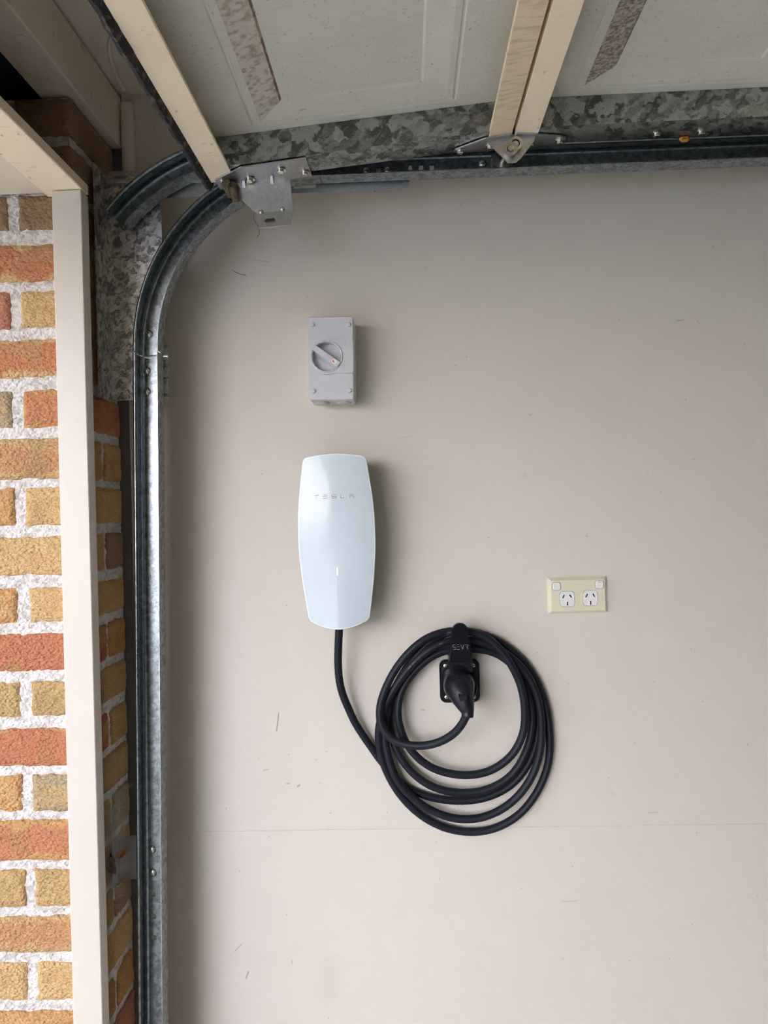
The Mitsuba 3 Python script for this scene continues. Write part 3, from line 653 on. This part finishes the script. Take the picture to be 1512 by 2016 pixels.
LT = {'T': [[(-4.5, 7), (4.5, 7)], [(0, 5), (0, 0)]], 'E': [[(-4.3, 7), (4.3, 7)], [(-4.3, 3.6), (4.3, 3.6)], [(-4.3, .4), (4.3, .4)]],
      'S': [[(4.3, 7), (-4.0, 7), (-4.0, 3.7), (4.0, 3.7), (4.0, .4), (-4.3, .4)]], 'L': [[(-3.9, 7.4), (-3.9, .4), (4.0, .4)]], 'A': [[(-4.3, 7), (4.3, 7)], [(-4.0, 0), (-4.0, 3.9), (4.0, 3.9), (4.0, 0)]]}
for chn, x in zip('TESLA', (-36.5, -19.6, -1.9, 14.6, 32.3)):
    obj('lettering', on_face(strokes(LT[chn], .95, x, -87.2)), 'charger_print', ch)
obj('light_slit', on_face(sbox(-.25, -310, .25, -238)), 'line_grey', ch)
for (a, b), col in (((-229, -221.5), (1.0, .78, .22)), ((-236, -229), (.30, 1.0, .42))):
    k_ = obj('indicator_light', on_face(sbox(-1.2, a, 1.2, b).buffer(-.5).buffer(.5), .15), 'white_mark', ch, label='lit green and yellow indicator')
    scene[k_]['emitter'] = {'type': 'area', 'radiance': {'type': 'rgb', 'value': [v * .040 for v in col]}}

# ------------------------------------------------------------------ cable holder, then the cable

# ------------------------------------------------------------------ charging cable in a coil, and its holder
CAB = np.array([(-139,-62,1182),(-140,-62,1167),(-144,-52,1117),(-145,-46,1089),(-144,-40,1062),(-139,-34,1034),(-129,-28,1005),(-117,-22,974),(-101,-18,945),(-86,-14,921),(-70,-10,895),(-52,-9,872),(-22,-9,839),(29,-9,814),(94,-9,804),(151,-9,811),(202,-9,837),(239,-9,884),(256,-9,938),(255,-9,998),(238,-9,1048),(205,-10,1092),(159,-11,1120),(102,-12,1133),(45,-12,1122),(-5,-10,1081),(-36,-10,1027),(-45,-10,975),(-36,-14,921),(-8,-20,874),(37,-24,840),(93,-24,826),(150,-24,832),(200,-22,860),(232,-22,912),(244,-22,968),(239,-22,1020),(218,-22,1070),(173,-24,1108),(116,-26,1119),(85,-28,1118),(49,-30,1108),(9,-30,1077),(-19,-30,1037),(-28,-32,996),(-22,-34,956),(-3,-36,917),(34,-36,884),(76,-36,869),(119,-36,866),(160,-36,876),(200,-37,906),(222,-38,947),(227,-40,994),(220,-42,1045),(198,-44,1094),(166,-42,1134),(134,-40,1152),(101,-40,1157),(60,-34,1147),(18,-30,1115),(-22,-30,1062),(-47,-28,1006),(-56,-26,954),(-50,-26,902),(-30,-26,850),(10,-26,808),(56,-26,782),(99,-26,773),(145,-26,778),(195,-26,804),(235,-26,849),(257,-26,905),(262,-26,964),(255,-26,1020),(234,-28,1067),(200,-30,1103),(157,-32,1128),(111,-34,1138),(59,-45,1132),(13,-45,1101),(-30,-42,1050),(-57,-36,998),(-68,-30,955),(-66,-22,912),(-55,-16,871),(-30,-13,823),(11,-12,779),(61,-12,751),(117,-12,741),(167,-12,749),(217,-12,778),(257,-12,830),(277,-12,885),(280,-12,944),(272,-12,1004),(251,-12,1058),(218,-14,1101),(173,-16,1135),(126,-20,1152),(76,-36,1156),(29,-46,1142),(-18,-47,1100),(-51,-47,1046),(-64,-48,1003),(-61,-50,973),(-44,-56,949),(-12,-66,938),(26,-76,939),(58,-88,951),(85,-100,972),(101,-108,996),(107,-110,1012)], float) / 1000
cp = catmull(CAB, 9)
s_ = np.concatenate([[0], np.cumsum(np.linalg.norm(np.diff(cp, axis=0), axis=1))])
cp = np.stack([np.interp(np.linspace(0, s_[-1], 1500), s_, cp[:, k]) for k in range(3)], 1)
k5 = np.ones(9) / 9
sm = np.stack([np.convolve(np.pad(cp[:, k], 4, mode='edge'), k5, 'valid') for k in range(3)], 1); sm[:4], sm[-4:] = cp[:4], cp[-4:]
s_ = np.concatenate([[0], np.cumsum(np.linalg.norm(np.diff(sm, axis=0), axis=1))])
near3 = lambda *q: s_[np.argmin(np.linalg.norm(sm - np.array(q), axis=1))]
a1, a2 = near3(.013, -.045, 1.107), near3(.055, -.045, 1.137)
CABLE_PRINT[:] = [min(a1, a2) - .008, max(a1, a2) + .050, 0, 0]
cm_, cuv = tube(sm, .0079, 16, True)
cc_ = 'charging_cable'
tag(cc_, 'thick black charging cable coiled in loops below the white charger, ending in a plug', 'cable')
obj('cable', cm_, 'cable_rubber', cc_, smooth=True, uv=cuv)
# plug: swings down and out from the holder
px_ = np.array([(0.0954, -0.048, 1.052), (0.0954, -0.066, 1.053), (0.0954, -0.08, 1.0515), (0.0975, -0.0905, 1.0446), (0.1005, -0.0985, 1.0346), (0.1047, -0.1045, 1.0223), (0.1071, -0.1075, 1.0132), (0.1073, -0.1095, 1.007)])
pr_ = np.array([.0300, .0310, .0300, .0265, .0220, .0170, .0132, .0112])
pp = catmull(np.c_[px_, pr_], 8)
plug = tube(pp[:, :3], pp[:, 3], 28, ref=(1, 0, 0))
pk = obj('plug', plug, 'black_satin', cc_, smooth=True, label='black plug body tapering into the cable')
obj('latch_button', trimesh.convex.convex_hull(np.array([(.0985 + x, y, z) for x, y, z in [(-.006, -.100, 1.064), (.006, -.100, 1.064), (-.0085, -.1195, 1.045), (.0085, -.1195, 1.045), (-.006, -.1225, 1.036), (.006, -.1225, 1.036), (-.006, -.105, 1.034), (.006, -.105, 1.034), (-.006, -.095, 1.05), (.006, -.095, 1.05)]])), 'black_satin', pk)
q = pp[-1, :3]; d_ = pp[-1, :3] - pp[-6, :3]; d_ /= np.linalg.norm(d_)
obj('collar', lathe([(.008, -.012), (.0118, -.012), (.0118, .002), (.0098, .006), (.008, .006)], q, d_, 24), 'black_satin', pk, smooth=40)

hd = 'cable_holder'
tag(hd, 'glossy black wall holder with a hook arm, inside the coiled cable', 'holder')
hw = lambda m: on_wall(m, .1000, 0, 1.0500, 0)
bp = rrect(.0815, .0880, .013)
obj('back_plate', hw(bevel_plate(bp, .0005, .013, .002)), 'black_gloss', hd, smooth=30)
col = [(.0315, .010), (.0345, .012), (.0345, .040), (.0330, .042), (.0318, .042), (.0318, .052), (.0300, .052), (.0300, .030)]
obj('socket_collar', hw(lathe(col, (0, -.004, 0), (0, 0, 1), 40)), 'black_gloss', hd, smooth=35)
obj('neck', hw(trimesh.convex.convex_hull(np.array([(x, y, z) for x, y in ((-.024, .055), (.024, .055), (-.022, .028), (.022, .028)) for z in (.006, .060)] + [(-.022, .072, .066), (.022, .072, .066)]))), 'black_gloss', hd)
armp = Polygon([(-.0245, .052), (.0225, .052), (.0145, .1130), (-.0155, .1130)]).buffer(0)
top = Polygon([(.0150 * math.cos(a) - .0005, .0140 * math.sin(a) + .1130) for a in np.linspace(0, math.pi, 24)])
armo = armp.union(top).buffer(.0005)
obj('hook_arm', hw(bevel_plate(armo.convex_hull, .062, .074, .0022)), 'black_gloss', hd, smooth=25)
sv = {'S': [[(2.6, 9.2), (-2.2, 9.2), (-2.8, 8.4), (-2.8, 5.8), (-2.2, 5.0), (2.2, 5.0), (2.8, 4.2), (2.8, 1.2), (2.2, .4), (-2.8, .4)]], 'E': [[(-2.6, 9.2), (2.6, 9.2)], [(-2.6, 5.0), (2.6, 5.0)], [(-2.6, .4), (2.6, .4)]],
      'V': [[(-3.2, 9.6), (0, .4), (3.2, 9.6)]], 'R': [[(-2.6, 9.2), (1.8, 9.2), (2.6, 8.2), (2.6, 5.6), (1.6, 4.6), (-.4, 4.6)], [(.2, 4.4), (2.6, 0)]]}
for chn, x in zip('SEVR', (-12.3, -4.2, 4.2, 12.2)):
    m = extr(strokes(sv[chn], .55, x, 0), .0003 * 1000); m.apply_scale(.001); m.apply_translation((-.0008, .0760, .0739))
    obj('lettering', hw(m), 'pale_print', hd)
for x, y in ((-.0285, .0325), (.0285, .0320), (-.0280, -.0320), (.0285, -.0320)):
    sc_ = obj('screw', hw(lathe([(0, 0), (.0040, 0), (.0038, .001), (.0025, .0018), (0, .002)], (x, y, .0128), (0, 0, 1), 20)), 'zinc_bolt', hd, smooth=40)
    obj('recess', hw(cat(bx(x - .0018, x + .0018, y - .0004, y + .0004, .0144, .01505), bx(x - .0004, x + .0004, y - .0018, y + .0018, .0144, .01505))), 'slot_dark', sc_)

# ------------------------------------------------------------------ power outlet
po = 'power_outlet'
tag(po, 'yellowed cream double power outlet with two small rocker switches, to the right of the charger', 'outlet')
pw = lambda m: on_wall(m, .3452, 0, 1.2197, .006)
plate = rrect(.1200, .0735, .0022)
pl = trimesh.convex.convex_hull(np.vstack([np.c_[np.array(plate.exterior.coords), np.full(len(plate.exterior.coords), z)] for z in (.0003, .0035)] + [np.c_[np.array(rrect(.1085, .0630, .0015).exterior.coords), np.full(len(rrect(.1085, .0630, .0015).exterior.coords), .0115)]]))
obj('plate', pw(pl), 'cream_plastic', po, smooth=20)
def squircle(w, h, x, y, n=2.0): return rrect(w, h, min(w, h) * .26, x, y)
for x, y in ((-.0432, .0198), (.0436, .0208)):
    rk = obj('rocker_frame', pw(extr(squircle(.0182, .0182, x, y), .0006).apply_translation((0, 0, .0112))), 'rocker_gap', po)
    rb = bevel_plate(squircle(.0155, .0160, x, y), .0110, .0145, .0012)
    v = np.array(rb.vertices); v[:, 2] += np.where(v[:, 2] > .0125, (v[:, 1] - y) * .09, 0); rb = trimesh.Trimesh(v, rb.faces)
    obj('rocker', pw(rb), 'white_plastic', rk, smooth=20)
    if x > 0: obj('mark', pw(extr(sbox(x - .0035, y + .0048, x + .003, y + .0066), .0002).apply_translation((0, 0, .01495))), 'pink_mark', rk, label='faded pink mark on the rocker')
for x, y in ((-.0221, -.0065), (.0248, -.0060)):
    fr2 = obj('socket_gap', pw(extr(squircle(.0312, .0322, x, y), .0004).apply_translation((0, 0, .0113))), 'rocker_gap', po)
    fm_ = bevel_plate(squircle(.0296, .0306, x, y), .0110, .0124, .0006)
    sl = [affinity.translate(affinity.rotate(sbox(-.0013, -.0038, .0013, .0038), a, origin=(0, 0)), x + dx, y + dy) for a, dx, dy in ((-30, -.0076, .0053), (30, .0068, .0055), (0, 0, -.0094))]
    mf = man(fm_)
    for s2 in sl: mf = mf - man(extr(s2, .006).apply_translation((0, 0, .0116)))
    k2 = obj('socket_face', pw(tri(mf)), 'white_plastic', fr2, smooth=20)
    obj('slots', pw(cat(*[extr(s2.buffer(-.00002), .0002).apply_translation((0, 0, .01165)) for s2 in sl])), 'slot_dark', k2)

# ------------------------------------------------------------------ leaves, web, debris
def leaf(o, ax, wd, ln, curl, nrm, seed):
    ax, nrm = np.array(ax, float), np.array(nrm, float); ax /= np.linalg.norm(ax); nrm -= ax * (nrm @ ax); nrm /= np.linalg.norm(nrm); sd = np.cross(ax, nrm)
    n, k = 15, 9; V = []
    for i in range(n):
        t = i / (n - 1); wi = wd * (math.sin(math.pi * min(t * 1.02, 1) ** .8) ** .8 + .03)
        for j in range(k):
            u = j / (k - 1) * 2 - 1
            V.append(np.array(o) + ax * ln * (t - .5) + sd * u * wi + nrm * (curl * (u * u * wi * 1.4 + .35 * ln * (t - .5) ** 2) + .0012 * math.sin(9 * t + 3 * u + seed)))
    F = []
    for i in range(n - 1):
        for j in range(k - 1):
            a = i * k + j; F += [(a, a + 1, a + k + 1), (a, a + k + 1, a + k)]
    m = trimesh.Trimesh(np.array(V), np.array(F)); m2 = m.copy(); m2.apply_translation(-nrm * .0004); m2.invert()
    return cat(m, m2)
lf = obj('dry_leaf', cat(leaf((-.5600, -.130, .7600), (.80, -.1, .55), .0062, .031, .5, (.25, -1, .25), 1), tube([(-.5735, -.1285, .7515), (-.5775, -.128, .7490), (-.580, -.127, .7485)], .0007, 6)), 'dry_leaf', smooth=40)
tag(lf, 'orange-brown dry leaf caught on the small jamb bracket beside the track, upper of two', 'leaf')
lf = obj('dry_leaf', cat(leaf((-.5745, -.132, .7385), (.25, -.2, -1), .0075, .034, 1.4, (-.4, -1, .1), 4), tube([(-.5690, -.134, .7240), (-.5670, -.136, .7160), (-.5665, -.136, .7080)], .0006, 6), leaf((-.583, -.128, .7270), (-1, -.1, -.4), .004, .018, 1.2, (0, -1, .4), 2)), 'curled_leaf', smooth=40)
tag(lf, 'dark curled withered leaf hanging on the small jamb bracket below the orange-brown one', 'leaf')
lf = obj('dry_leaf', leaf((-.3800, -.74, 2.004), (.15, .9, -.35), .0050, .036, .8, (.4, -.3, -1), 7), 'dry_leaf', smooth=40)
tag(lf, 'small dry leaf scrap hanging from the ragged black door seal overhead', 'leaf')
web = []
r2 = np.random.default_rng(3)
for k in range(260):
    p = np.array([-.5835 + .012 * r2.random(), -.155 + .05 * r2.random(), .772 + .085 * r2.random()])
    if k > 200: p[2] -= .12
    q = p + r2.normal(size=3) * (.014, .010, .026)
    c = (p + q) / 2 + r2.normal(size=3) * .010
    web.append(tube(catmull([np.clip(x, (-.586, -.2, 0), (-.535, -.098, 2)) for x in (p, (p + c) / 2 + r2.normal(size=3) * .003, c, q)], 4),   .00010 + .00022 * r2.random() ** 2, 4))
tag(obj('cobweb', cat(*web), 'web_silk'), 'tangled pale cobweb between the brick pier and the track, above the leaves', 'cobweb', kind='stuff')
lump = trimesh.creation.icosphere(3, 1.0); v = np.array(lump.vertices)
v = v * (.0095, .006, .0045) * (1 + .7 * (meshkit.fbm(v * 2.2 + 3, 3, 2)[:, None] - .5)) + (.531, -.1535, 2.0735)
tag(obj('mud_nest', trimesh.Trimesh(v, lump.faces), 'orange_clay', smooth=40), 'small orange-brown mud lump stuck to the edge of the galvanized door stile', 'mud lump')
for pts, lab in (([(-.2640, -.171, 1.965), (-.2690, -.171, 1.952), (-.2605, -.170, 1.934), (-.2590, -.169, 1.924), (-.2625, -.169, 1.916)], 'thin dark dry strand dangling from the bottom corner bracket of the door'),
                 ([(-.345, -.02, 1.905), (-.332, -.012, 1.899), (-.318, -.006, 1.897)], 'short faint strand stuck to the wall under the curved rail')):
    tag(obj('twig_strand', tube(catmull(pts, 6), .0005, 5), 'hair_strand'), lab, 'strand')
